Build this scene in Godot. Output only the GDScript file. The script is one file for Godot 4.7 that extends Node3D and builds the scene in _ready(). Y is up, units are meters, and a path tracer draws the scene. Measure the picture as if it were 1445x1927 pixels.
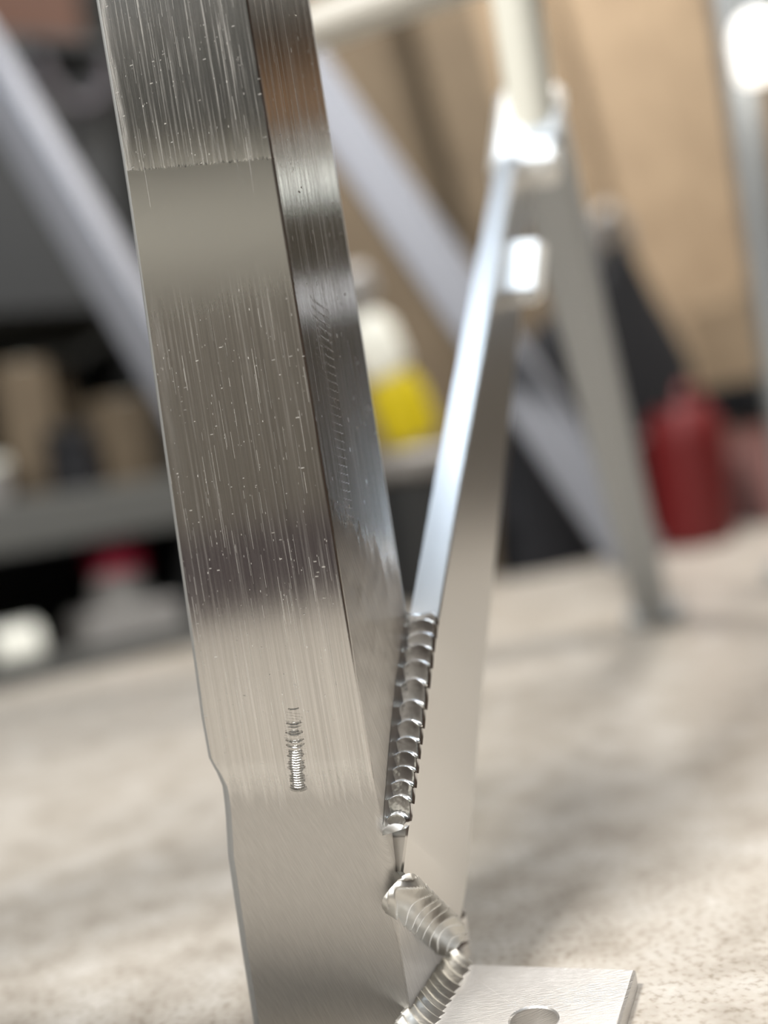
extends Node3D
# An in-focus welded aluminium frame on a workbench, a blurred workshop behind it.
# Room axes: a runs along the bench, b across it (negative is away from the camera), y is up; the origin is below the camera.

const CAMERA_TURN := -0.54642    # the camera looks across the bench at this angle
const BENCH_TURN := 0.0
const FRAME_TURN := -0.93476     # the welded frame on the bench
const EA := Vector3(1, 0, 0)
const EB := Vector3(0, 0, 1)

var M := {}
var taken := {}


# ---------------------------------------------------------------- mesh building
class MB:
	var v := PackedVector3Array()
	var n := PackedVector3Array()
	var uv := PackedVector2Array()
	var ix := PackedInt32Array()

	func tri_i(a: int, b: int, c: int) -> void:
		var g: Vector3 = (v[b] - v[a]).cross(v[c] - v[a])
		if g.dot(n[a] + n[b] + n[c]) > 0.0:
			ix.append_array([a, c, b])
		else:
			ix.append_array([a, b, c])

	func vert(p: Vector3, nn: Vector3, t := Vector2.ZERO) -> int:
		v.append(p); n.append(nn); uv.append(t)
		return v.size() - 1

	func poly(pts: Array, hint: Vector3, uvs: Array = []) -> void:      # flat convex polygon facing hint
		var nn: Vector3 = (pts[1] - pts[0]).cross(pts[2] - pts[0]).normalized()
		if nn.dot(hint) < 0.0:
			nn = -nn
		var first := v.size()
		for i in pts.size():
			var p: Vector3 = pts[i]
			vert(p, nn, uvs[i] if uvs.size() else Vector2(p.x + p.z, p.y))
		for i in range(1, pts.size() - 1):
			tri_i(first, first + i, first + i + 1)

	# smooth patch of f(s, t); hint(s, t) says which side is outside
	func grid(nu: int, nv: int, f: Callable, hint: Callable, su := 1.0, sv := 1.0, ss: Array = [], ts: Array = []) -> void:
		var first := v.size()
		var p := PackedVector3Array()
		for j in nv + 1:
			for i in nu + 1:
				p.append(f.call(ss[i] if ss.size() else float(i) / nu, ts[j] if ts.size() else float(j) / nv))
		for j in nv + 1:
			for i in nu + 1:
				var k := j * (nu + 1) + i
				var du: Vector3 = p[k + (1 if i < nu else 0)] - p[k - (1 if i > 0 else 0)]
				var dv: Vector3 = p[k + (nu + 1 if j < nv else 0)] - p[k - (nu + 1 if j > 0 else 0)]
				var nn := du.cross(dv)
				var s: float = ss[i] if ss.size() else float(i) / nu
				var t: float = ts[j] if ts.size() else float(j) / nv
				var h: Vector3 = hint.call(s, t)
				nn = nn.normalized() if nn.length() > 1e-14 else h.normalized()
				if nn.dot(h) < 0.0:
					nn = -nn
				vert(p[k], nn, Vector2(s * su, t * sv))
		for j in nv:
			for i in nu:
				var k := first + j * (nu + 1) + i
				tri_i(k, k + 1, k + nu + 2)
				tri_i(k, k + nu + 2, k + nu + 1)

	# box with chamfered edges, placed by a transform
	func box(size: Vector3, at := Transform3D(), ch := 0.003) -> void:
		var h := size / 2.0
		var c: float = minf(ch, minf(h.x, minf(h.y, h.z)) * 0.9)
		var ax := [Vector3.RIGHT, Vector3.UP, Vector3.BACK]
		for k in 3:
			var x: Vector3 = ax[k]
			var y: Vector3 = ax[(k + 1) % 3]
			var z: Vector3 = ax[(k + 2) % 3]
			var hx := h.dot(x)
			var hy := h.dot(y)
			var hz := h.dot(z)
			for s in [-1.0, 1.0]:
				var q := []
				for w in [[-1, -1], [1, -1], [1, 1], [-1, 1]]:
					q.append(at * (x * hx * s + y * (hy - c) * w[0] + z * (hz - c) * w[1]))
				poly(q, at.basis * (x * s), [Vector2(-(hy - c), -(hz - c)), Vector2(hy - c, -(hz - c)), Vector2(hy - c, hz - c), Vector2(-(hy - c), hz - c)])
				for r in [-1.0, 1.0]:
					var e := []
					for w in [-1.0, 1.0]:
						e.append(at * (x * hx * s + y * (hy - c) * r + z * (hz - c) * w))
					for w in [1.0, -1.0]:
						e.append(at * (x * (hx - c) * s + y * hy * r + z * (hz - c) * w))
					poly(e, at.basis * (x * s + y * r))
		for sx in [-1.0, 1.0]:
			for sy in [-1.0, 1.0]:
				for sz in [-1.0, 1.0]:
					poly([at * Vector3(h.x * sx, (h.y - c) * sy, (h.z - c) * sz), at * Vector3((h.x - c) * sx, h.y * sy, (h.z - c) * sz), at * Vector3((h.x - c) * sx, (h.y - c) * sy, h.z * sz)], at.basis * Vector3(sx, sy, sz))

	# bar of rectangular section from p to q; wide lies along side
	func bar(p: Vector3, q: Vector3, wide: float, deep: float, side: Vector3, ch := 0.002) -> void:
		var y := (q - p).normalized()
		var x := (side - y * side.dot(y)).normalized()
		var z := x.cross(y)
		box(Vector3(wide, p.distance_to(q), deep), Transform3D(Basis(x, y, z), (p + q) / 2.0), ch)

	# round sections: rings of [centre, radius x, radius z, squareness], closed at both ends
	func loft(rings: Array, sides := 40, turn := Basis()) -> void:
		var m := rings.size() - 1
		var f := func(s: float, t: float) -> Vector3:
			var k: float = t * m
			var i: int = mini(int(k), m - 1)
			var w: float = k - i
			var a: Array = rings[i]
			var b: Array = rings[i + 1]
			var e: float = lerpf(a[3], b[3], w)
			var c := cos(s * TAU)
			var d := sin(s * TAU)
			var cc: Vector3 = a[0].lerp(b[0], w)
			return cc + turn * Vector3(lerpf(a[1], b[1], w) * signf(c) * pow(absf(c), e), 0, lerpf(a[2], b[2], w) * signf(d) * pow(absf(d), e))
		grid(sides, m, f, func(s: float, _t: float) -> Vector3: return turn * Vector3(cos(s * TAU), 0.0001, sin(s * TAU)), 4.0, 4.0)
		for e in [0, m]:
			var pts := []
			for i in sides:
				pts.append(f.call(float(i) / sides, 0.0 if e == 0 else 1.0))
			poly(pts, (rings[0][0] - rings[m][0]) if e == 0 else (rings[m][0] - rings[0][0]))

	# round tube along points
	func tube(pts: Array, r: float, sides := 20) -> void:
		var m := pts.size() - 1
		var ref := Vector3.UP if absf((pts[m] - pts[0]).normalized().y) < 0.8 else Vector3.RIGHT
		var frames := []
		for i in pts.size():
			var d: Vector3 = (pts[mini(i + 1, m)] - pts[maxi(i - 1, 0)]).normalized()
			var x := d.cross(ref).normalized()
			frames.append([x, x.cross(d)])
		var f := func(s: float, t: float) -> Vector3:
			var i := int(round(t * m))
			return pts[i] + (frames[i][0] * cos(s * TAU) + frames[i][1] * sin(s * TAU)) * r
		grid(sides, m, f, func(s: float, t: float) -> Vector3: return frames[int(round(t * m))][0] * cos(s * TAU) + frames[int(round(t * m))][1] * sin(s * TAU))
		for e in [0, m]:
			var ring := []
			for i in sides:
				ring.append(f.call(float(i) / sides, float(e) / m))
			poly(ring, (pts[0] - pts[1]) if e == 0 else (pts[m] - pts[m - 1]))

	func into(mesh: ArrayMesh, mat: Material) -> ArrayMesh:
		var arr := []
		arr.resize(Mesh.ARRAY_MAX)
		arr[Mesh.ARRAY_VERTEX] = v
		arr[Mesh.ARRAY_NORMAL] = n
		arr[Mesh.ARRAY_TEX_UV] = uv
		arr[Mesh.ARRAY_INDEX] = ix
		mesh.add_surface_from_arrays(Mesh.PRIMITIVE_TRIANGLES, arr)
		mesh.surface_set_material(mesh.get_surface_count() - 1, mat)
		return mesh


func numbered(called: String) -> String:
	var k: int = taken.get(called, 0)
	taken[called] = k + 1
	return called if k == 0 else "%s_%03d" % [called, k]


func tag(o: Node3D, label: String, category: String, group := "") -> Node3D:
	o.set_meta("label", label)
	o.set_meta("category", category)
	if group:
		o.set_meta("group", group)
	return o


func room(a: float, y: float, b: float) -> Vector3:
	return EA * a + Vector3(0, y, 0) + EB * b


func thing(called: String, label: String, category: String, at: Vector3, turn := BENCH_TURN, group := "") -> Node3D:
	var o := Node3D.new()
	o.name = numbered(called)
	add_child(o, true)
	o.position = at
	o.rotation.y = turn
	return tag(o, label, category, group)


func part(called: String, mb: MB, mat: Material, parent: Node, label := "") -> MeshInstance3D:
	return part_mesh(called, mb.into(ArrayMesh.new(), mat), parent, label)


func part_mesh(called: String, mesh: Mesh, parent: Node, label := "") -> MeshInstance3D:
	var o := MeshInstance3D.new()
	o.mesh = mesh
	o.name = called
	o.cast_shadow = GeometryInstance3D.SHADOW_CASTING_SETTING_DOUBLE_SIDED
	parent.add_child(o, true)
	if label:
		o.set_meta("label", label)
	return o


func structure(called: String, size: Vector3, a: float, y: float, b: float, mat: Material, ch := 0.002) -> MeshInstance3D:
	var mb := MB.new()
	mb.box(size, Transform3D(), ch)
	var o := part(called, mb, mat, self)
	o.position = room(a, y, b)
	o.rotation.y = BENCH_TURN
	o.set_meta("kind", "structure")
	return o


# ---------------------------------------------------------------- materials
func noise(seed_: int, freq: float, octaves := 4) -> FastNoiseLite:
	var f := FastNoiseLite.new()
	f.seed = seed_
	f.frequency = freq
	f.noise_type = FastNoiseLite.TYPE_SIMPLEX_SMOOTH
	f.fractal_octaves = octaves
	return f


func grey_image(w: int, h: int, data: PackedByteArray) -> Image:
	return Image.create_from_data(w, h, false, Image.FORMAT_L8, data)


func noise_tex(seed_: int, freq: float, colours: Array, size := 512, octaves := 5) -> NoiseTexture2D:
	var t := NoiseTexture2D.new()
	t.width = size; t.height = size; t.seamless = true
	t.noise = noise(seed_, freq, octaves)
	var g := Gradient.new()
	g.offsets = PackedFloat32Array()
	var offs := PackedFloat32Array()
	var cols := PackedColorArray()
	for c in colours:
		offs.append(c[0]); cols.append(c[1])
	g.offsets = offs
	g.colors = cols
	t.color_ramp = g
	return t


func plain(c: Color, rough: float, metal := 0.0) -> StandardMaterial3D:
	var m := StandardMaterial3D.new()
	m.albedo_color = c
	m.roughness = rough
	m.metallic = metal
	return m


# Face textures of the upright tube: height, roughness, metalness and grain of extruded lines, scratches, flecks and, low down,
# of a sanded zone. The picture spans tall metres upwards; sand_y is where the brushed part ends; the last flag adds a matt band imitating a blurred reflection and a worn strip.
func face_maps(w: int, h: int, tall: float, sand_y: float, sand_side: float, seed_: int, flecks: int, blur_and_wear: bool) -> Array:
	var rng := RandomNumberGenerator.new()
	rng.seed = seed_
	var lines := PackedFloat32Array()
	var n1 := noise(seed_, 0.35, 3)
	var n2 := noise(seed_ + 1, 0.03, 3)
	for x in w:
		lines.append(0.5 + 0.30 * n1.get_noise_1d(x) + 0.25 * n2.get_noise_1d(x) + rng.randf_range(-0.16, 0.16))
	var wob := noise(seed_ + 2, 0.012, 3)
	var fine := noise(seed_ + 3, 0.22, 2)
	var mid := noise(seed_ + 6, 0.015, 4)
	var hgt := PackedByteArray()
	var rgh := PackedByteArray()
	var met := PackedByteArray()
	var col := PackedByteArray()
	hgt.resize(w * h)
	rgh.resize(w * h)
	met.resize(w * h)
	col.resize(w * h)
	for y in h:
		var yy := (1.0 - float(y) / h) * tall          # metres above the bench
		for x in w:
			var k := y * w + x
			var across := float(x) / w
			var lim := sand_y + sand_side * across + 0.006 * wob.get_noise_2d(x * 2.0, 7.0) + 0.004 * fine.get_noise_2d(x * 0.4, y * 0.02)
			var sand := clampf((lim - yy) / 0.009 + 0.5, 0.0, 1.0)
			var fog := 0.0  # camera blur imitated by a smooth, streakless finish
			if blur_and_wear:
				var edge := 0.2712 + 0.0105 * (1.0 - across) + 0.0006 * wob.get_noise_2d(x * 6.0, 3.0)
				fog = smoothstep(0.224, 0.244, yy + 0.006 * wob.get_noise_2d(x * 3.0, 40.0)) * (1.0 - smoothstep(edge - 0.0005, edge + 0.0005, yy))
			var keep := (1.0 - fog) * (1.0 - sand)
			var f := fine.get_noise_2d(x * 1.2, y * 0.015)
			var g := fine.get_noise_2d((x * 0.7 + y * 0.5) * 0.06, (x * 0.5 - y * 0.7) * 1.6)
			hgt[k] = int(clampf(0.5 + keep * (lines[x] - 0.5 + 0.10 * f) + sand * 0.16 * g, 0, 1) * 255)
			var m := mid.get_noise_2d(x * 3.0, y * 0.25)
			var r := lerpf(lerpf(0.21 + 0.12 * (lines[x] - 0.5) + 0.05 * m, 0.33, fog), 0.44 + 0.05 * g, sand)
			rgh[k] = int(clampf(r, 0, 1) * 255)
			# worn, dulled streaks: bare scratched metal scatters instead of mirroring
			var worn := maxf(0.0, lines[x] + 0.5 * m - 0.62) * 1.1
			if blur_and_wear:
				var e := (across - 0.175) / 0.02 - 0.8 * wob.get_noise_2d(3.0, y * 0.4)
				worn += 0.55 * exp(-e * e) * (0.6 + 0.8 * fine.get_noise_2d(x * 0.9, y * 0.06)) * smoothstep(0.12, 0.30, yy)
			met[k] = int(clampf(1.0 - keep * worn * (0.35 + 0.65 * smoothstep(0.2, 0.3, yy)), 0.2, 1) * 255)
			col[k] = int(clampf(0.90 + keep * (0.22 * (lines[x] - 0.5) + 0.05 * f) + sand * 0.07 * g, 0, 1) * 255)
	var him := grey_image(w, h, hgt)
	var rim := grey_image(w, h, rgh)
	var mim := grey_image(w, h, met)
	for i in flecks:                                   # nicks and scratches: dull bright burrs
		var x := rng.randi_range(4, w - 8)
		var y := rng.randi_range(4, int(h * (1.0 - sand_y / tall)))
		var fy := (1.0 - float(y) / h) * tall
		var kind := rng.randf()
		if blur_and_wear and fy > 0.222 + 0.02 * rng.randf() and fy < 0.2712 + 0.0105 * (1.0 - float(x) / w):
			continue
		var lx := 1
		var ly := 1
		if kind < 0.6:
			lx = rng.randi_range(1, 4); ly = rng.randi_range(1, 3)
		elif kind < 0.9:
			ly = rng.randi_range(8, 90)
		else:
			lx = rng.randi_range(6, 20)
		rim.fill_rect(Rect2i(x, y, lx, ly), Color.from_hsv(0, 0, rng.randf_range(0.45, 0.8)))
		mim.fill_rect(Rect2i(x, y, lx, ly), Color.from_hsv(0, 0, rng.randf_range(0.0, 0.7)))
		him.fill_rect(Rect2i(x, y, lx, ly), Color.from_hsv(0, 0, rng.randf_range(0.45, 0.65)))
	return [him, rim, mim, grey_image(w, h, col)]


func faced(maps: Array, normal_scale: float) -> StandardMaterial3D:
	var m := aluminium(1.0, Color(0.95, 0.945, 0.935))
	m.albedo_texture = ImageTexture.create_from_image(maps[3])
	m.roughness_texture = ImageTexture.create_from_image(maps[1])
	m.metallic_texture = ImageTexture.create_from_image(maps[2])
	m.normal_enabled = true
	m.normal_texture = normal_of(maps[0], 2.0)
	m.normal_scale = normal_scale
	m.anisotropy_enabled = true
	m.anisotropy = 1.0
	return m


func normal_of(im: Image, strength: float) -> ImageTexture:
	var c: Image = im.duplicate()
	c.convert(Image.FORMAT_RGBA8)
	c.bump_map_to_normal_map(strength)
	return ImageTexture.create_from_image(c)


func aluminium(rough: float, tint := Color(0.87, 0.865, 0.855)) -> StandardMaterial3D:
	var m := plain(tint, rough, 1.0)
	m.metallic_specular = 0.5
	return m


func make_materials() -> void:
	# front face of the upright: 0.06 x 0.36 m
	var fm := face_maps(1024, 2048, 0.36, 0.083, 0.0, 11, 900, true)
	for i in 420:                                      # burnished spot on the front: short dull arcs
		var rr := fmod(i * 0.618034, 1.0)
		var yy := 0.0815 + 0.0245 * fmod(i * 0.754878, 1.0)
		var xx := -0.0250 + (yy - 0.094) * 0.12 + (rr - 0.5) * 0.0072 * (0.75 + 0.25 * smoothstep(0.106, 0.095, yy))
		var soft := 1.0 - absf(rr - 0.5) * 1.6
		var at := Vector2i(int((1.0 + xx / 0.06) * 1024), int((1.0 - yy / 0.36) * 2048))
		fm[1].fill_rect(Rect2i(at.x, at.y, 14, 1), Color.from_hsv(0, 0, 0.30 + 0.15 * soft))
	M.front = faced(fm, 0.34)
	# its side face: 0.05 x 0.36 m, with arcs of chatter and a sanded zone
	var sm := face_maps(512, 1024, 0.36, 0.166, -0.028, 23, 120, false)
	var him: Image = sm[0]
	var mim: Image = sm[2]
	for i in 27:                                       # chatter arcs of the grinder
		var y0 := 0.232 - i * 0.00262
		var u0 := 0.0100 - 0.0062 * i / 26.0
		for k in 60:
			var s := k / 59.0
			var uu := u0 + 0.0125 * s
			var yy := y0 - 0.0042 * sqrt(s)
			var px := int(uu / 0.05 * 512)
			var py := int((1.0 - yy / 0.36) * 1024)
			if px > 0 and px < 511 and py > 1 and py < 1022:
				mim.set_pixel(px, py, Color.from_hsv(0, 0, 1.0 - 0.85 * s))
				him.set_pixel(px, py, Color(0.62, 0.62, 0.62))
				him.set_pixel(px, py + 1, Color(0.42, 0.42, 0.42))
	for i in 260:                                      # bright pits in its sanded zone
		var px := 20 + int(fmod(i * 0.618034, 1.0) * 330)
		var py := 600 + int(fmod(i * 0.754878, 1.0) * 400)
		mim.fill_rect(Rect2i(px, py, 2 + i % 2, 1), Color.from_hsv(0, 0, 0.2 + 0.5 * fmod(i * 0.37, 1.0)))
	for i in 330:                                      # scratch marks near the foot
		var px := 190 + int(fmod(i * 0.618034, 1.0) * 210)
		var py := 925 + int(fmod(i * 0.754878, 1.0) * 95)
		for k in 7:
			mim.set_pixel(px + k, mini(py + k / 3, 1023), Color.from_hsv(0, 0, 0.25 + 0.5 * fmod(i * 0.37, 1.0)))
	M.side = faced(sm, 0.20)
	# sanded plate, brace and weld metal
	var n := noise(5, 0.25, 2)
	var data := PackedByteArray()
	data.resize(512 * 512)
	for y in 512:
		for x in 512:
			var d := x * 0.8 + y * 0.35
			var e := x * 0.35 - y * 0.8
			data[y * 512 + x] = int(clampf(0.5 + 0.45 * n.get_noise_2d(d * 0.06, e * 1.0), 0, 1) * 255)
	var sand_n := normal_of(grey_image(512, 512, data), 2.5)
	var plate := aluminium(0.45, Color(0.80, 0.795, 0.79))
	plate.normal_enabled = true
	plate.normal_texture = sand_n
	plate.normal_scale = 0.42
	plate.uv1_scale = Vector3(22, 22, 22)
	M.plate = plate
	var brace := aluminium(0.30)
	brace.normal_enabled = true
	brace.normal_texture = sand_n
	brace.normal_scale = 0.10
	brace.uv1_scale = Vector3(16, 16, 16)
	M.brace = brace
	M.weld = aluminium(0.17, Color(0.93, 0.93, 0.93))
	M.weld_satin = aluminium(0.42, Color(0.90, 0.895, 0.875))
	M.tube = aluminium(0.6, Color(0.70, 0.71, 0.715))
	M.tube_blue = aluminium(0.6, Color(0.53, 0.54, 0.57))
	M.highlight_block = aluminium(0.55, Color(0.95, 0.95, 0.94))  # metal of the blocks added as highlights on the brace
	# bench top: worn pale board
	var bench := plain(Color.WHITE, 0.36)
	bench.albedo_texture = noise_tex(3, 0.012, [[0.0, Color(0.57, 0.545, 0.51)], [0.45, Color(0.66, 0.64, 0.61)], [0.7, Color(0.68, 0.665, 0.64)], [1.0, Color(0.75, 0.74, 0.72)]], 1024, 6)
	bench.uv1_scale = Vector3(2.2, 2.2, 2.2)
	bench.detail_enabled = true
	bench.detail_blend_mode = BaseMaterial3D.BLEND_MODE_MUL
	bench.detail_uv_layer = BaseMaterial3D.DETAIL_UV_1
	bench.detail_albedo = noise_tex(8, 0.11, [[0.0, Color(0.72, 0.69, 0.65)], [0.4, Color(0.95, 0.94, 0.93)], [1.0, Color(1, 1, 1)]], 1024, 4)
	M.bench = bench
	M.bench_edge = plain(Color(0.20, 0.17, 0.14), 0.7)
	M.wall_dark = plain(Color(0.20, 0.20, 0.19), 0.85)
	M.wall_pale = plain(Color(0.72, 0.71, 0.67), 0.8)
	M.wall_mid = plain(Color(0.40, 0.38, 0.35), 0.8)
	M.wall_brown = plain(Color(0.30, 0.24, 0.20), 0.8)
	M.wall_plum = plain(Color(0.27, 0.24, 0.25), 0.7)
	M.wall_olive = plain(Color(0.30, 0.28, 0.24), 0.8)
	M.wall_tan = plain(Color(0.76, 0.61, 0.47), 0.8)
	M.ceiling = plain(Color(0.84, 0.88, 0.92), 0.9)
	M.floor = plain(Color(0.36, 0.35, 0.33), 0.7)
	var card := plain(Color.WHITE, 0.85)
	card.albedo_texture = noise_tex(31, 0.02, [[0.0, Color(0.54, 0.47, 0.385)], [1.0, Color(0.63, 0.555, 0.46)]], 256, 3)
	M.card = card
	var card2: StandardMaterial3D = card.duplicate()
	card2.albedo_color = Color(0.68, 0.68, 0.67)  # same cardboard with the shade at the left put into its colour
	M.card_shaded = card2
	M.black = plain(Color(0.05, 0.055, 0.07), 0.55)
	M.navy = plain(Color(0.045, 0.05, 0.075), 0.85)
	M.charcoal = plain(Color(0.16, 0.165, 0.17), 0.6)
	M.shelf = plain(Color(0.34, 0.34, 0.33), 0.6)
	M.red = plain(Color(0.38, 0.035, 0.045), 0.6)
	M.yellow = plain(Color(0.76, 0.68, 0.03), 0.5)
	M.white = plain(Color(0.88, 0.88, 0.84), 0.5)
	M.grey = plain(Color(0.55, 0.54, 0.53), 0.5)
	M.pink = plain(Color(0.62, 0.12, 0.24), 0.5)
	M.plum_box = plain(Color(0.55, 0.40, 0.38), 0.7)
	M.pipe = plain(Color(0.78, 0.77, 0.74), 0.45)
	M.brown = plain(Color(0.30, 0.17, 0.09), 0.7)
	M.mauve = plain(Color(0.26, 0.24, 0.26), 0.6)
	var glow := plain(Color(0.95, 0.95, 0.95), 0.4)
	glow.emission_enabled = true
	glow.emission = Color(1.0, 0.98, 0.94)
	glow.emission_energy_multiplier = 2.0
	M.glow = glow


# ---------------------------------------------------------------- lights
func strip_light(label: String, at: Vector3, basis: Basis, size: Vector2, colour: Color, energy: float, glow: float) -> void:
	var o := Node3D.new()
	o.name = numbered("strip_light")
	add_child(o, true)
	o.transform = Transform3D(basis, at)                # local -z is where it shines
	tag(o, label, "lamp", "strip lights of the workshop")
	var h := MB.new()
	h.box(Vector3(size.x + 0.06, size.y + 0.05, 0.05), Transform3D(Basis(), Vector3(0, 0, 0.028)), 0.008)
	part("housing", h, M.white, o)
	var d := MB.new()
	d.box(Vector3(size.x, size.y, 0.012), Transform3D(Basis(), Vector3(0, 0, 0)), 0.004)
	var gm: StandardMaterial3D = M.glow.duplicate()
	gm.emission = colour
	gm.emission_energy_multiplier = glow
	part("diffuser", d, gm, o)
	var l := AreaLight3D.new()
	l.name = "strip_lamp"
	l.area_size = size
	l.light_color = colour
	l.light_energy = energy
	l.area_range = 20.0
	l.shadow_enabled = true
	l.position = Vector3(0, 0, -0.012)
	o.add_child(l, true)


func facing(dir: Vector3, along: Vector3) -> Basis:      # local -z to dir, local x along
	var z := -dir.normalized()
	var x := (along - z * along.dot(z)).normalized()
	return Basis(x, z.cross(x), z)


func _ready() -> void:
	# ---- camera
	var cam := Camera3D.new()
	cam.name = "camera"
	add_child(cam)
	cam.transform = Transform3D(Basis(Vector3.UP, CAMERA_TURN) * Basis(Vector3.RIGHT, -0.041213) * Basis(Vector3.BACK, -0.15708), Vector3(0, 0.176, 0))
	cam.fov = 51.45
	cam.near = 0.02
	cam.far = 60.0
	var lens := CameraAttributesPhysical.new()
	lens.frustum_focal_length = 24.909
	lens.frustum_focus_distance = 0.327
	lens.exposure_aperture = 1.75
	lens.frustum_near = 0.02
	lens.frustum_far = 60.0
	cam.attributes = lens
	cam.current = true
	# ---- environment
	var we := WorldEnvironment.new()
	we.name = "environment"
	var env := Environment.new()
	env.background_mode = Environment.BG_COLOR
	env.background_color = Color(0.02, 0.02, 0.02)
	env.tonemap_mode = Environment.TONE_MAPPER_LINEAR
	env.tonemap_exposure = 0.92
	env.sdfgi_enabled = true
	env.ssao_enabled = true
	env.ssil_enabled = true
	we.environment = env
	add_child(we)
	make_materials()
	# ---- lights of the workshop
	var down := Vector3.DOWN
	strip_light("short white strip light hanging low behind the camera, nearest the bench end", room(-0.70, 1.72, -0.10), facing(Vector3(0.50, -1.0, -0.12), Vector3(0.2, 0, 0.9)), Vector2(0.35, 0.10), Color(1.0, 0.985, 0.96), 6.5, 6.0)
	strip_light("cool white ceiling strip light straight above the welded frame", room(0.38, 2.45, -0.46), facing(down, Vector3(0.594, 0, 0.804)), Vector2(1.2, 0.14), Color(0.85, 0.92, 1.0), 2.3, 6.0)
	strip_light("ceiling strip light above the far edge of the bench", room(1.7, 2.4, -1.0), facing(down, EA), Vector2(1.4, 0.12), Color(1.0, 0.975, 0.94), 10.0, 6.0)
	strip_light("upper strip light on the far end wall", room(5.52, 1.75, -1.5), facing(-EA, EB), Vector2(1.7, 0.07), Color(0.97, 1.0, 0.98), 0.08, 1.6)
	strip_light("lower strip light on the far end wall", room(5.52, 1.14, -1.5), facing(-EA, EB), Vector2(1.7, 0.05), Color(0.95, 0.96, 1.0), 0.05, 1.2)
	strip_light("added unseen ceiling strip light that brightens the far end wall", room(4.3, 2.5, -0.9), facing(down, EB), Vector2(1.2, 0.14), Color(1.0, 0.96, 0.90), 4.5, 6.0)  # extra lamp out of view, added to light the tan end wall
	# ---- room shell
	structure("floor", Vector3(7.2, 0.1, 5.6), 2.3, -0.95, -0.1, M.floor)
	structure("ceiling", Vector3(7.2, 0.1, 5.6), 2.3, 2.65, -0.1, M.ceiling)
	structure("wall_far", Vector3(7.2, 3.6, 0.1), 2.3, 0.85, -2.42, M.wall_dark)
	structure("wall_near", Vector3(7.2, 3.6, 0.1), 2.3, 0.85, 2.2, M.wall_brown)
	structure("wall_left", Vector3(0.1, 3.6, 5.6), -1.08, 0.85, -0.1, M.wall_pale)
	structure("trim_1", Vector3(0.02, 1.02, 4.5), -1.02, -0.39, -0.1, M.wall_plum)
	structure("trim_2", Vector3(0.02, 1.93, 4.5), -1.02, 1.635, -0.1, M.wall_dark)
	structure("trim_4", Vector3(0.018, 0.364, 4.5), -1.02, 0.302, -0.1, M.wall_mid)
	structure("wall_right", Vector3(0.1, 3.6, 5.6), 5.65, 0.85, -0.1, M.wall_olive)
	structure("trim_3", Vector3(0.02, 0.5, 4.5), 5.59, 2.33, -0.1, M.wall_tan)
	build_bench()
	build_frame()
	build_background()


# ---------------------------------------------------------------- bench
func build_bench() -> void:
	var o := thing("workbench", "long workbench with a worn pale board top under the welded frame", "workbench", room(0.55, 0, -0.44))
	var t := MB.new()
	t.box(Vector3(3.1, 0.04, 1.56), Transform3D(Basis(), Vector3(0, -0.02, 0)), 0.003)
	part("bench_top", t, M.bench, o)
	var e := MB.new()
	e.box(Vector3(3.0, 0.09, 1.46), Transform3D(Basis(), Vector3(0, -0.0855, 0)), 0.004)
	part("apron", e, M.bench_edge, o)
	for sx in [-1.0, 1.0]:
		for sz in [-1.0, 1.0]:
			var l := MB.new()
			l.box(Vector3(0.09, 0.77, 0.09), Transform3D(Basis(), Vector3(1.4 * sx, -0.515, 0.66 * sz)), 0.004)
			part("leg", l, M.bench_edge, o)


# ---------------------------------------------------------------- the welded frame
func left_edge(y: float) -> float:        # the upright's left edge, millimetres -> metres
	var ys := [0.0, 0.03, 0.06, 0.072, 0.083, 0.0875, 0.0925, 0.1055, 0.14, 0.184, 0.234, 0.28, 0.80]
	var xs := [57.8, 57.5, 56.8, 55.3, 54.3, 55.2, 57.0, 57.2, 56.0, 54.8, 53.2, 52.0, 52.0]
	for i in ys.size() - 1:
		if y <= ys[i + 1]:
			return -0.001 * lerpf(xs[i], xs[i + 1], (y - ys[i]) / (ys[i + 1] - ys[i]))
	return -0.052


func front_depth(x: float, y: float) -> float:   # relief of the front face, positive towards the camera
	var d := 0.0
	d -= 0.0007 * (1.0 - smoothstep(0.079, 0.091, y + 0.02 * (x + 0.03)))
	var dx := (x + 0.0245 - (y - 0.094) * 0.12) / 0.0034
	if absf(dx) < 1.0 and y > 0.080 and y < 0.107:
		var yc := y - 0.0011 * dx * dx
		var row := floorf(yc / 0.0008)
		var ph := yc / 0.0008 - row
		var odd := fposmod(sin(row * 12.9898) * 43758.5453, 1.0)
		var low := 1.0 - smoothstep(0.088, 0.104, y)
		if odd < 0.25 + 0.7 * low and absf(dx) < 0.45 + 0.55 * fposmod(odd * 7.3, 1.0):
			var env := (1.0 - dx * dx) * smoothstep(0.080, 0.082, y) * (0.55 + 0.45 * low)
			d += env * 0.0008 * (0.5 - ph if ph < 0.8 else -0.3 + (ph - 0.8) * 4.0)
	return d


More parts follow.
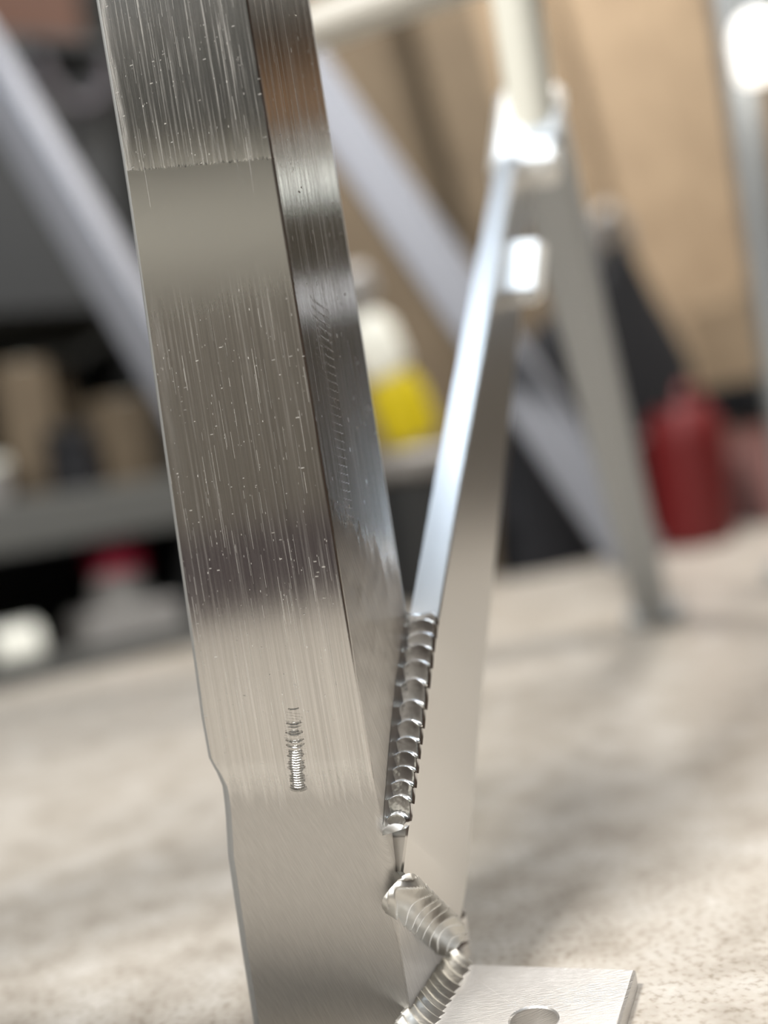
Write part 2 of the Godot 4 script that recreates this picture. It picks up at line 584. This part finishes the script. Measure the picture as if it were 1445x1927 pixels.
func bead(mb: MB, p0: Vector3, p1: Vector3, side: Vector3, up: Vector3, width: float, height: float, ripples: float, arch: float, amp: float, sharp: float, seed_: int, width1 := -1.0, flat := 2.6) -> void:
	var rng := RandomNumberGenerator.new()
	rng.seed = seed_
	var jit := []
	for i in int(ripples) + 4:
		jit.append(rng.randf_range(0.65, 1.3))
	var nz := noise(seed_, 900.0, 2)
	var length := p0.distance_to(p1)
	var f := func(s: float, t: float) -> Vector3:
		var q := t * 2.0 - 1.0
		var endw := minf(s, 1.0 - s) * length / (width * 0.45)
		var e := sqrt(clampf(1.0 - pow(1.0 - clampf(endw, 0.0, 1.0), 2.0), 0.0, 1.0))
		var ph: float = s * ripples + 0.35 * sin(s * 9.0 + seed_) - arch * (1.0 - q * q) + 2.0
		var fr: float = ph - floorf(ph)
		var a: float = jit[clampi(int(ph), 0, jit.size() - 1)]
		var saw: float = pow(fr / (1.0 - sharp), 1.25) if fr < 1.0 - sharp else smoothstep(0.0, 1.0, (1.0 - fr) / sharp)
		var w := width if width1 < 0.0 else lerpf(width, width1, s)
		var prof := sqrt(maxf(1.0 - pow(absf(q), flat), 0.0))
		var edge := 1.0 + 0.05 * a * (1.0 - fr) * signf(1.0)
		var pos := p0.lerp(p1, s)
		var h := (height * prof + amp * a * saw * (0.35 * sqrt(prof) + 0.65 * minf(1.0, prof * 3.0))) * e + 0.00004 * nz.get_noise_3d(pos.x + q * 0.004, pos.y, pos.z) * prof
		return pos + side * q * w * 0.5 * edge * (0.35 + 0.65 * e) + up * h
	mb.grid(int(ripples * 18), 28, f, func(_s: float, _t: float) -> Vector3: return up)


func L(w: float, y: float, u: float) -> Vector3:         # frame axes in millimetres: across, up, away
	return Vector3(w, y, -u) * 0.001


func build_frame() -> void:
	var o := thing("welded_frame", "in-focus welded aluminium frame with brushed square upright, leaning brace and drilled foot plate", "metal frame", room(0.1512, 0, -0.2794), FRAME_TURN)
	# -- the upright: square tube 52 mm, brushed, sanded at the foot
	var top := 0.80
	var mesh := ArrayMesh.new()
	var rows := []
	var y := 0.0
	while y < top:
		rows.append(y / top)
		y += 0.0001 if y > 0.0795 and y < 0.1075 else (0.0015 if y < 0.13 else 0.012)
	rows.append(1.0)
	var cols := []
	for i in 121:
		cols.append(i / 120.0)
	var rr := func(yy: float) -> float: return 0.0008 + 0.0030 * smoothstep(0.030, 0.055, yy) * (1.0 - smoothstep(0.057, 0.085, yy))
	var rl := func(yy: float) -> float: return lerpf(0.0034, 0.0018, smoothstep(0.075, 0.095, yy))
	var back := 0.051
	var fr := MB.new()
	fr.grid(120, rows.size() - 1, func(s: float, t: float) -> Vector3:
		var yy := t * top
		var x := lerpf(left_edge(yy) + rl.call(yy), -rr.call(yy), s)
		return Vector3(x, yy, front_depth(x, yy)), func(_s: float, _t: float) -> Vector3: return Vector3.BACK, 1.0, 1.0, cols, rows)
	fr.grid(6, 400, func(s: float, t: float) -> Vector3:                   # sharp right corner, ground round above the lower weld
		var a := s * PI / 2
		var r1: float = rr.call(t * top)
		return Vector3(-r1 + r1 * sin(a), t * top, -r1 + r1 * cos(a) + front_depth(0, t * top) * (1.0 - s)), func(s: float, _t: float) -> Vector3: return Vector3(sin(s * PI / 2), 0, cos(s * PI / 2)))
	for i in fr.uv.size():
		fr.uv[i] = Vector2(1.0 + fr.v[i].x / 0.06, 1.0 - fr.v[i].y / 0.36)
	fr.into(mesh, M.front)
	var sd := MB.new()
	var sn := noise(77, 0.12, 3)
	sd.grid(30, 400, func(s: float, t: float) -> Vector3:
		var yy := t * top
		var uu := lerpf(rr.call(yy), back - 0.004, s)
		var wav := 0.0
		if yy < 0.2:
			wav = 0.00012 * sn.get_noise_2d(uu * 1000.0, yy * 600.0) * smoothstep(0.02, 0.06, yy) * (1.0 - smoothstep(0.13, 0.17, yy))
		return Vector3(wav, yy, -uu), func(_s: float, _t: float) -> Vector3: return Vector3.RIGHT)
	for i in sd.uv.size():
		sd.uv[i] = Vector2(-sd.v[i].z / 0.05, 1.0 - sd.v[i].y / 0.36)
	sd.into(mesh, M.side)
	var ot := MB.new()
	ot.grid(6, rows.size() - 1, func(s: float, t: float) -> Vector3:     # worn left corner
		var yy := t * top
		var r: float = rl.call(yy)
		var a := s * PI / 2
		return Vector3(left_edge(yy) + r - r * cos(a), yy, -r + r * sin(a) + front_depth(left_edge(yy) + r, yy) * s), func(s: float, _t: float) -> Vector3: return Vector3(-cos(s * PI / 2), 0, sin(s * PI / 2)), 0.05, 1.0, [], rows)
	ot.grid(8, 60, func(s: float, t: float) -> Vector3:                   # rounded back corner
		var a := s * PI / 2
		return Vector3(-0.004 + 0.004 * cos(a), t * top, -back + 0.004 - 0.004 * sin(a)), func(s: float, _t: float) -> Vector3: return Vector3(cos(s * PI / 2), 0, -sin(s * PI / 2)))
	ot.poly([Vector3(-0.004, 0, -back), Vector3(-0.004, top, -back), Vector3(-0.052, top, -back), Vector3(-0.0578, 0, -back)], Vector3.FORWARD)
	ot.grid(1, rows.size() - 1, func(s: float, t: float) -> Vector3:
		return Vector3(left_edge(t * top), t * top, lerpf(-back, -rl.call(t * top), s)), func(_s: float, _t: float) -> Vector3: return Vector3.LEFT, 1.0, 1.0, [], rows)
	ot.poly([Vector3(-0.052, top, 0), Vector3(0, top, 0), Vector3(0, top, -back), Vector3(-0.052, top, -back)], Vector3.UP)
	ot.into(mesh, M.tube)
	part_mesh("upright_tube", mesh, o)
	# -- the leaning brace: flat bar against the upright's side, tapering away
	var near := [L(2, 52.4, 6.5), L(5, 63.6, 7.7), L(8, 90.5, 23.5), L(11, 119.5, 45.5), L(11, 171.4, 102.0), L(11, 330, 278)]      # its upper edge
	var low := [L(4.5, 18.3, 42.5), L(6, 28.0, 49.5), L(8.5, 53.0, 63.0), L(10.5, 86, 84), L(11, 137, 133), L(11, 324, 316)]       # its lower edge
	var line := func(q: Array, t: float) -> Vector3:
		var k := mini(int(t), 4)
		return q[k].lerp(q[k + 1], t - k)
	var br := MB.new()
	var sect := func(t: float) -> Array:
		var a: Vector3 = line.call(near, t)
		var b: Vector3 = line.call(low, t)
		var d := (b - a).normalized()
		return [Vector3(0.0, a.y, a.z), a + Vector3(-0.0006, 0, 0), a + d * 0.0006, b - d * 0.002, b - d * 0.0006 + Vector3(-0.0006, 0, 0), b + Vector3(-0.002, 0, 0), Vector3(0.0, b.y, b.z)]
	var outw := func(t: float, k: int) -> Vector3:
		var d: Vector3 = (line.call(low, t) - line.call(near, t)).normalized()
		return [-d, Vector3.RIGHT - d, Vector3.RIGHT, Vector3.RIGHT + d * 0.5, Vector3.RIGHT * 0.5 + d, d][k]
	for k in 6:
		br.grid(1, 50, func(s: float, t: float) -> Vector3:
			var p: Array = sect.call(t * 5.0)
			return p[k].lerp(p[k + 1], s), func(_s: float, t: float) -> Vector3: return outw.call(t * 5.0, k), 0.05, 0.4)
	br.poly(sect.call(0.0), L(0, -1, -1))
	br.poly(sect.call(5.0), L(0, 1, 1))
	part("brace_bar", br, M.brace, o)
	# bright blocks added on the brace, tilted to make highlights
	for c in [[226.0, 260.0, 0.034, 0.010, 0.044], [318.0, 348.0, 0.038, 0.018, 0.080]]:
		var cm := MB.new()
		cm.box(Vector3(c[2], c[3], c[4]), Transform3D(Basis(Vector3.RIGHT, 0.82) * Basis(Vector3.BACK, -0.19), L(10, c[1], c[0])), 0.004)
		part("highlight_block", cm, M.highlight_block, o, "added bright block on the blurred brace, tilted to make a highlight")
	# -- welds
	var b1 := MB.new()
	var up1 := L(0, 0.73, -0.69).normalized()
	bead(b1, L(3.6, 66.5, 4.0), L(5.6, 124.5, 50.0), Vector3.RIGHT, up1, 0.0088, 0.0010, 13.0, 0.5, 0.0015, 0.14, 4, 0.0112, 5.0)
	part("weld_bead", b1, M.weld, o, "shiny rippled weld bead in the groove between upright and brace")
	var b1t := MB.new()                                     # smooth toe of that weld on the upright's face
	b1t.grid(60, 8, func(s: float, t: float) -> Vector3:
		var c := L(0.0, 66.5, 4.0).lerp(L(0.0, 124.0, 50.0), s)
		var a := t * PI / 2
		var e := 0.0050 * (0.55 + 0.45 * sin(s * PI))
		return c + Vector3(0.0035 * (1.0 - sin(a)), 0, 0) + up1 * e * (1.0 - cos(a)) + up1 * 0.0004 + Vector3(0.0002, 0, 0), func(_s: float, _t: float) -> Vector3: return Vector3.RIGHT + up1)
	part("weld_toe", b1t, M.weld_satin, o)
	var drop := MB.new()                                    # bright lump where that bead ends
	bead(drop, L(0.0, 66.0, 0.6), L(6.2, 66.5, 5.0), L(0.0, 0.62, 0.78), L(0.1, 0.78, -0.62).normalized(), 0.0100, 0.0042, 2.0, 0.2, 0.0006, 0.4, 9)
	part("weld_end", drop, M.weld, o)
	var b2 := MB.new()
	bead(b2, L(1.4, 51.0, -1.0), L(3.2, 15.5, 36.5), L(-0.62, -0.55, -0.56).normalized(), L(0.78, -0.44, -0.44).normalized(), 0.0142, 0.0028, 9.0, -1.6, 0.0019, 0.3, 15, 0.0136)
	part("weld_bead", b2, M.weld_satin, o, "satin weld bead stacked under the cut end of the brace")
	# -- foot plate with its hole
	var pl := MB.new()
	var hx := 36.0
	var hu := 8.5
	var hr := 7.2
	var x0 := 0.0
	var x1 := 61.5
	var u0 := -22.0
	var u1 := 40.5
	var th_p := 6.0
	var ring := []
	var outer := []
	var angs := []
	for i in 96:
		angs.append(TAU * i / 96.0)
	for cx in [x0, x1]:
		for cu in [u0, u1]:
			angs.append(fposmod(atan2(cu - hu, cx - hx), TAU))
	angs.sort()
	for a in angs:
		var c := cos(a)
		var s := sin(a)
		var k := 1e9
		if c > 1e-6: k = minf(k, (x1 - hx) / c)
		if c < -1e-6: k = minf(k, (x0 - hx) / c)
		if s > 1e-6: k = minf(k, (u1 - hu) / s)
		if s < -1e-6: k = minf(k, (u0 - hu) / s)
		outer.append(Vector2(hx + c * k, hu + s * k))
		ring.append(Vector2(hx + c * hr, hu + s * hr))
	var inset := func(q: Vector2) -> Vector2: return Vector2(clampf(q.x, x0 + 0.7, x1 - 0.7), clampf(q.y, u0 + 0.7, u1 - 0.7))
	for i in angs.size():
		var j := (i + 1) % angs.size()
		var oi: Vector2 = outer[i]
		var oj: Vector2 = outer[j]
		var ii: Vector2 = inset.call(oi)
		var ij: Vector2 = inset.call(oj)
		var ri: Vector2 = ring[i]
		var rj: Vector2 = ring[j]
		var centre := Vector2(hx, hu)
		var wi := centre + (ri - centre) * 1.07
		var wj := centre + (rj - centre) * 1.07
		var q4 := [ii, ij, wj, wi]
		var p4 := []
		var t4 := []
		for q in q4:
			p4.append(L(q.x, th_p, q.y)); t4.append(q * 0.001)
		pl.poly(p4, Vector3.UP, t4)
		var od := L(oi.x + oj.x - 2.0 * hx, 0, oi.y + oj.y - 2.0 * hu)
		pl.poly([L(wi.x, th_p, wi.y), L(wj.x, th_p, wj.y), L(rj.x, th_p - 0.5, rj.y), L(ri.x, th_p - 0.5, ri.y)], Vector3.UP - od.normalized())
		pl.poly([L(ri.x, th_p - 0.5, ri.y), L(rj.x, th_p - 0.5, rj.y), L(rj.x, 0, rj.y), L(ri.x, 0, ri.y)], -od)
		if (ii - ij).length() > 1e-5:
			pl.poly([L(ii.x, th_p, ii.y), L(ij.x, th_p, ij.y), L(oj.x, th_p - 0.7, oj.y), L(oi.x, th_p - 0.7, oi.y)], od.normalized() + Vector3.UP)
		pl.poly([L(oi.x, th_p - 0.7, oi.y), L(oj.x, th_p - 0.7, oj.y), L(oj.x, 0, oj.y), L(oi.x, 0, oi.y)], od)
		pl.poly([L(oi.x, 0, oi.y), L(oj.x, 0, oj.y), L(rj.x, 0, rj.y), L(ri.x, 0, ri.y)], Vector3.DOWN)
	part("foot_plate", pl, M.plate, o, "square foot plate with a round drilled hole")
	var b3 := MB.new()
	bead(b3, L(2.8, 7.4, -21.0), L(2.8, 7.4, 43.0), L(0.72, -0.69, 0).normalized(), L(0.69, 0.72, 0).normalized(), 0.0128, 0.0014, 15.0, -0.9, 0.0009, 0.3, 21)
	part("weld_bead", b3, M.weld_satin, o, "rippled weld bead joining upright to foot plate")
	var b4 := MB.new()
	bead(b4, L(0.5, 2.0, 47.0), L(-0.5, 21.0, 50.0), L(0.55, 0, 0.83).normalized(), L(0.83, 0, -0.55).normalized(), 0.008, 0.0030, 3.0, 0.2, 0.0004, 0.4, 33)
	part("weld_bead", b4, M.weld, o)
	# -- the rest of the frame, out of focus, and added shadow rails
	var rest := {
		"rear_leg": [[L(17, 352, 310), L(-16, 16, 672), 29.0, 34.0]],
		"diagonal_tube": [[L(-20, 62, 668), L(-392, 800, 724), 46.0, 46.0], [L(-320, 18, 637), L(-700, 800, 684), 46.0, 46.0]],
		"top_and_shadow_rail": [[L(-26, 820, -10), L(-26, 820, 760), 40.0, 40.0], [L(-740, 820, 704), L(0, 820, 704), 40.0, 40.0], [L(-46, 412, 26), L(-330, 412, -190), 30.0, 30.0], [L(-60, 442, -225), L(-620, 442, -225), 30.0, 30.0]],  # the two lower rails are added out of view to shadow the bench
		"shadow_rail_post": [[L(-620, 0.5, -225), L(-620, 460, -225), 40.0, 40.0]],  # unseen post added to carry the outer shadow rail
	}
	for k in rest:
		for b in rest[k]:
			var t := MB.new()
			t.bar(b[0], b[1], b[2] * 0.001, b[3] * 0.001, Vector3.RIGHT if absf((b[1] - b[0]).normalized().x) < 0.9 else Vector3.UP, 0.003)
			part(k, t, M.tube_blue if k == "diagonal_tube" else M.tube, o)
	for f in [L(-15, 8, 676), L(-322, 9, 638)]:
		boxy("foot_pad", Vector3(0.046, 0.015, 0.050), M.tube, o, f, 0.003)
	var post := MB.new()
	post.tube([L(14, 335, 320), L(14, 560, 320), L(14, 800, 320)], 0.0135, 24)
	part("post", post, M.white, o)
	var pipe := MB.new()
	pipe.tube([L(-215, 490, 424), L(-150, 489, 421), L(22, 458, 346), L(50, 453, 334)], 0.014, 24)
	part("cross_pipe", pipe, M.pipe, o, "pale round cross pipe near the top of the frame")


# ---------------------------------------------------------------- everything behind, out of focus
func boxy(called: String, size: Vector3, mat: Material, o: Node3D, at: Vector3, ch := 0.004, turn := Basis()) -> MeshInstance3D:
	var b := MB.new()
	b.box(size, Transform3D(turn, at), ch)
	return part(called, b, mat, o)


func build_background() -> void:
	# -- cardboard sheets leaning on the far wall
	var sheets := [[1.19, 0.30, 1.92, 1.0, true, "leftmost cardboard sheet, toned for shade, leaning behind the frame, beside the pipe end"], [1.44, 0.24, 1.97, 1.0, true, "second cardboard sheet from the left, brown toned for shade, behind the frame"], [1.63, 0.20, 1.90, 1.0, true, "third cardboard sheet from the left, behind the post of the frame"],
		[1.80, 0.33, 1.93, 1.0, false, "light tan cardboard sheet just right of the frame's post"], [2.10, 0.34, 1.88, 1.0, false, "light tan cardboard sheet above the dark bag"], [2.40, 0.50, 1.91, 1.0, false, "rightmost light tan cardboard sheet behind the pale pole"]]
	for s in sheets:
		var o := thing("cardboard_sheet", s[5], "cardboard", room(s[0] - 0.05, -0.9, -s[2]), BENCH_TURN, "cardboard sheets leaning on the far wall")
		var b := MB.new()
		var lean := Transform3D(Basis(Vector3.BACK, 0.10) * Basis(Vector3.RIGHT, -0.05), Vector3.ZERO)
		b.box(Vector3(s[1], 2.5, 0.03), lean * Transform3D(Basis(), Vector3(s[1] * 0.5 + 0.12, 1.25, 0)), 0.004)
		part("sheet", b, M.card_shaded if s[4] else M.card, o)
	var cb := thing("cardboard_box", "large plain cardboard box at right, in front of the tan sheets", "box", room(2.38, -0.9, -1.62))
	boxy("body", Vector3(0.72, 1.34, 0.36), M.card, cb, Vector3(0, 0.67, 0), 0.006)
	boxy("flap", Vector3(0.72, 0.012, 0.20), M.card, cb, Vector3(0, 1.347, 0.09), 0.003)
	# -- dark soft bag on the bench edge
	var bag := thing("bag", "dark navy soft bag standing at the far edge of the bench", "bag", room(1.09, 0, -1.165))
	var bm := MB.new()
	var rings := []
	for r in [[0.0, -0.20, 0.17], [0.03, -0.205, 0.18], [0.12, -0.19, 0.19], [0.21, -0.16, 0.205], [0.27, -0.13, 0.205], [0.33, -0.095, 0.175], [0.36, -0.04, 0.155], [0.41, 0.04, 0.13], [0.44, 0.07, 0.11], [0.455, 0.085, 0.10]]:
		rings.append([Vector3((r[1] + r[2]) / 2.0, r[0], 0), (r[2] - r[1]) / 2.0, 0.05 * (1.0 - 0.6 * r[0] / 0.46), 0.6])
	bm.loft(rings, 36)
	part("body", bm, M.navy, bag)
	var hm := MB.new()
	hm.tube([Vector3(0.05, 0.43, 0), Vector3(0.06, 0.485, 0), Vector3(0.085, 0.50, 0), Vector3(0.11, 0.485, 0), Vector3(0.115, 0.43, 0)], 0.014, 12)
	part("handle", hm, M.grey, bag, "pale grey carrying handle")
	boxy("pocket", Vector3(0.20, 0.13, 0.02), M.black, bag, Vector3(0.0, 0.10, 0.052), 0.008)
	# -- red container, small boxes right of it
	var red := thing("plastic_can", "dark red plastic can on the bench edge right of the navy bag", "container", room(1.148, 0, -1.055))
	var rm := MB.new()
	rm.loft([[Vector3(-0.004, 0, 0), 0.042, 0.04, 0.5], [Vector3(-0.004, 0.01, 0), 0.047, 0.045, 0.5], [Vector3(0.002, 0.145, 0), 0.048, 0.046, 0.5], [Vector3(0.004, 0.175, 0), 0.046, 0.042, 0.6], [Vector3(0.006, 0.197, 0), 0.034, 0.03, 0.8]], 32)
	part("body", rm, M.red, red)
	var rc := MB.new()
	rc.loft([[Vector3(-0.02, 0.195, 0), 0.015, 0.015, 1.0], [Vector3(-0.02, 0.222, 0), 0.014, 0.014, 1.0]], 20)
	part("cap", rc, M.black, red)
	var rh := MB.new()
	rh.tube([Vector3(0.0, 0.195, 0), Vector3(0.015, 0.22, 0), Vector3(0.04, 0.215, 0), Vector3(0.05, 0.17, 0)], 0.008, 10)
	part("handle", rh, M.red, red)
	var pb := thing("parcel_box", "dull reddish brown box on the bench edge at far right", "box", room(1.44, 0, -1.13))
	boxy("body", Vector3(0.21, 0.155, 0.14), M.plum_box, pb, Vector3(0, 0.0775, 0), 0.006)
	boxy("tape_strip", Vector3(0.05, 0.004, 0.142), M.card, pb, Vector3(0.03, 0.156, 0), 0.001)
	var bt := thing("black_tray", "shallow black tray lying on the reddish brown box", "tray", room(1.46, 0.1585, -1.13))
	boxy("base", Vector3(0.28, 0.012, 0.17), M.black, bt, Vector3(0, 0.006, 0), 0.004)
	for s in [[0, 0.08, 0.28, 0.01], [0, -0.08, 0.28, 0.01], [0.135, 0, 0.01, 0.15], [-0.135, 0, 0.01, 0.15]]:
		boxy("side", Vector3(s[2], 0.05, s[3]), M.black, bt, Vector3(s[0], 0.037, s[1]), 0.003)
	# -- charger with spray bottle, seen in the gap between upright and brace
	var ch := thing("storage_case", "small dark case with a grey lid, seen in the gap between upright and brace", "case", room(0.735, 0, -1.12))
	boxy("body", Vector3(0.075, 0.160, 0.10), M.charcoal, ch, Vector3(-0.003, 0.08, 0), 0.008)
	boxy("lid", Vector3(0.096, 0.030, 0.11), M.grey, ch, Vector3(0, 0.177, 0), 0.006)
	boxy("side_grip", Vector3(0.012, 0.12, 0.06), M.black, ch, Vector3(0.041, 0.08, 0), 0.004)
	var sb := thing("spray_bottle", "yellow bottle with white cap and grey nozzle leaning on top of the small dark case", "bottle", room(0.745, 0.1925, -1.12))
	var tilt := Basis(Vector3.BACK, 0.26)
	var y1 := MB.new()
	y1.loft([[tilt * Vector3(0, 0.012, 0), 0.030, 0.026, 0.8], [tilt * Vector3(0, 0.018, 0), 0.036, 0.030, 0.8], [tilt * Vector3(0, 0.075, 0), 0.036, 0.030, 0.8], [tilt * Vector3(0, 0.10, 0), 0.026, 0.024, 1.0]], 28, tilt)
	part("body", y1, M.yellow, sb)
	var y2 := MB.new()
	y2.loft([[tilt * Vector3(-0.002, 0.10, 0), 0.024, 0.024, 1.0], [tilt * Vector3(-0.002, 0.112, 0), 0.034, 0.03, 1.0], [tilt * Vector3(-0.002, 0.16, 0), 0.032, 0.028, 1.0], [tilt * Vector3(-0.002, 0.178, 0), 0.018, 0.018, 1.0]], 28, tilt)
	part("cap", y2, M.white, sb)
	var y3 := MB.new()
	y3.box(Vector3(0.05, 0.045, 0.03), Transform3D(tilt, tilt * Vector3(0.002, 0.215, 0)), 0.01)
	y3.bar(tilt * Vector3(0, 0.175, 0), tilt * Vector3(0, 0.2, 0), 0.018, 0.018, Vector3.RIGHT, 0.003)
	part("nozzle", y3, M.grey, sb)
	# -- pale pole with a lamp head
	var pole := thing("pole_lamp", "pale round metal pole with a glowing white lamp head at right edge", "lamp", room(0.947, 0, -0.724))
	var p1 := MB.new()
	p1.loft([[Vector3(0, 0, 0), 0.045, 0.045, 1.0], [Vector3(0, 0.008, 0), 0.045, 0.045, 1.0], [Vector3(0, 0.012, 0), 0.03, 0.03, 1.0]], 36)
	part("base", p1, M.tube, pole)
	var p2 := MB.new()
	p2.tube([Vector3(0, 0.012, 0), Vector3(0, 0.6, 0), Vector3(0, 1.1, 0)], 0.020, 24)
	part("pole", p2, M.tube, pole)
	var p3 := MB.new()
	p3.tube([Vector3(0, 0.60, 0), Vector3(-0.01, 0.615, 0.03), Vector3(-0.035, 0.605, 0.055), Vector3(-0.043, 0.552, 0.06)], 0.007, 10)
	part("arm", p3, M.tube, pole)
	var p4 := MB.new()
	var hc := Vector3(-0.043, 0.492, 0.06)
	p4.loft([[hc + Vector3(0, 0.0, 0), 0.022, 0.022, 1.0], [hc + Vector3(0, 0.006, 0), 0.024, 0.024, 1.0], [hc + Vector3(0, 0.036, 0), 0.025, 0.025, 1.0], [hc + Vector3(0, 0.052, 0), 0.020, 0.020, 1.0], [hc + Vector3(0, 0.058, 0), 0.012, 0.012, 1.0]], 32)
	part("lamp_head", p4, M.glow, pole, "glowing white lamp head")
	var ol := OmniLight3D.new()
	ol.name = "pole_light"
	ol.light_energy = 0.006
	ol.light_color = Color(1.0, 0.98, 0.94)
	ol.light_size = 0.03
	ol.omni_range = 12.0
	ol.omni_attenuation = 2.0
	ol.shadow_enabled = true
	ol.position = hc + Vector3(0, 0.03, 0)
	pole.add_child(ol, true)
	# -- shelf unit at left behind the bench
	var sh := thing("shelf_unit", "dark grey shelf unit behind the bench at left", "shelf", room(0.15, -0.9, -1.98))
	for yy in [0.06, 0.8205, 1.0755]:
		boxy("shelf_board", Vector3(1.04, 0.026, 0.44), M.charcoal, sh, Vector3(0, yy, 0), 0.003)
		boxy("shelf_lip", Vector3(1.04, 0.085, 0.02), M.shelf, sh, Vector3(0, yy + 0.0, 0.231), 0.003)
	for sx in [-0.53, 0.53]:
		boxy("side_panel", Vector3(0.02, 1.4, 0.46), M.charcoal, sh, Vector3(sx, 0.70, 0), 0.003)
	boxy("back_panel", Vector3(1.04, 1.4, 0.015), M.charcoal, sh, Vector3(0, 0.70, -0.235), 0.002)
	var cab := thing("wall_cabinet", "dark grey green wall cabinet above the shelf unit at left", "cabinet", room(0.12, 0.52, -2.05))
	boxy("body", Vector3(1.12, 0.50, 0.38), M.wall_dark, cab, Vector3(0, 0.25, 0), 0.004)
	for sx in [-0.28, 0.28]:
		boxy("door", Vector3(0.55, 0.48, 0.02), M.charcoal, cab, Vector3(sx, 0.25, 0.202), 0.004)
	var bx := thing("wooden_box", "reddish brown box on top of the dark wall cabinet", "box", room(0.55, 1.0205, -2.02))
	boxy("body", Vector3(0.26, 0.16, 0.26), M.brown, bx, Vector3(0, 0.08, 0), 0.006)
	boxy("lid", Vector3(0.27, 0.02, 0.27), M.brown, bx, Vector3(0, 0.171, 0), 0.004)
	# things on the shelf, left part of the photo
	var shelf_y := 0.189
	small_box("tan cardboard box on the left shelf, the left one of two", 0.46, shelf_y, -1.90, Vector3(0.085, 0.26, 0.10), M.card_shaded, 0.0)
	small_box("lower tan cardboard box on the left shelf, nearest the upright tube", 0.61, shelf_y, -1.86, Vector3(0.10, 0.18, 0.10), M.card_shaded, 0.1)
	small_box("pale brown box lying behind the two tan boxes on the shelf", 0.53, shelf_y, -2.06, Vector3(0.11, 0.27, 0.10), M.card_shaded, 0.0)
	var dk := thing("toolbox", "small near-black toolbox in front of the tan boxes on the shelf", "toolbox", room(0.50, shelf_y, -1.80))
	boxy("body", Vector3(0.07, 0.11, 0.05), M.navy, dk, Vector3(0, 0.055, 0), 0.006)
	boxy("lid", Vector3(0.074, 0.025, 0.054), M.black, dk, Vector3(0, 0.1225, 0), 0.004)
	var tub := thing("white_tub", "pale grey white tub at the left end of the upper shelf", "tub", room(0.355, shelf_y, -1.82))
	var tm := MB.new()
	tm.loft([[Vector3(0, 0, 0), 0.038, 0.038, 1.0], [Vector3(0, 0.085, 0), 0.044, 0.044, 1.0]], 28)
	part("body", tm, M.grey, tub)
	var tl := MB.new()
	tl.loft([[Vector3(0, 0.085, 0), 0.047, 0.047, 1.0], [Vector3(0, 0.1, 0), 0.046, 0.046, 1.0]], 28)
	part("lid", tl, M.white, tub)
	var low_y := -0.066
	var jar := thing("jar", "pale jar with a dark pink lid on the lower left shelf", "jar", room(0.555, low_y + 0.0765, -1.83))
	var j1 := MB.new()
	j1.loft([[Vector3(0, 0, 0), 0.046, 0.046, 0.9], [Vector3(0, 0.06, 0), 0.046, 0.046, 0.9]], 28)
	part("body", j1, M.grey, jar)
	var j2 := MB.new()
	j2.loft([[Vector3(0, 0.06, 0), 0.05, 0.05, 0.9], [Vector3(0, 0.115, 0), 0.049, 0.049, 0.9]], 28)
	part("lid", j2, M.pink, jar)
	small_box("low pale grey box carrying the jar on the lower left shelf", 0.555, low_y, -1.83, Vector3(0.17, 0.075, 0.12), M.grey, 0.0)
	var roll := thing("paper_roll", "white roll lying at the left end of the lower shelf", "roll", room(0.36, low_y + 0.042, -1.80))
	var q1 := MB.new()
	q1.tube([Vector3(-0.035, 0, 0.0), Vector3(0, 0, 0), Vector3(0.035, 0, 0)], 0.042, 24)
	part("paper", q1, M.white, roll)
	var hose := thing("hose", "dark mauve hose loop hanging in front of the wall cabinet at top left", "hose", room(0.62, 0.88, -1.80))
	var hs := MB.new()
	var hp := []
	for i in 25:
		var a := PI * (0.05 + 0.9 * i / 24.0)
		hp.append(Vector3(-0.06 * cos(a) * 1.0 - 0.0, 0.09 - 0.10 * sin(a) * 1.0, 0.0))
	hs.tube(hp, 0.014, 12)
	part("loop", hs, M.mauve, hose)
	boxy("hanger", Vector3(0.13, 0.02, 0.05), M.charcoal, hose, Vector3(0, 0.10, -0.02), 0.003)


func small_box(label: String, a: float, y: float, b: float, size: Vector3, mat: Material, turn: float) -> void:
	var o := thing("carton", label, "box", room(a, y, b), BENCH_TURN + turn)
	boxy("body", size, mat, o, Vector3(0, size.y / 2.0, 0), 0.004)
	boxy("tape_strip", Vector3(0.02, 0.002, size.z), M.white, o, Vector3(0, size.y + 0.0005, 0), 0.0005)
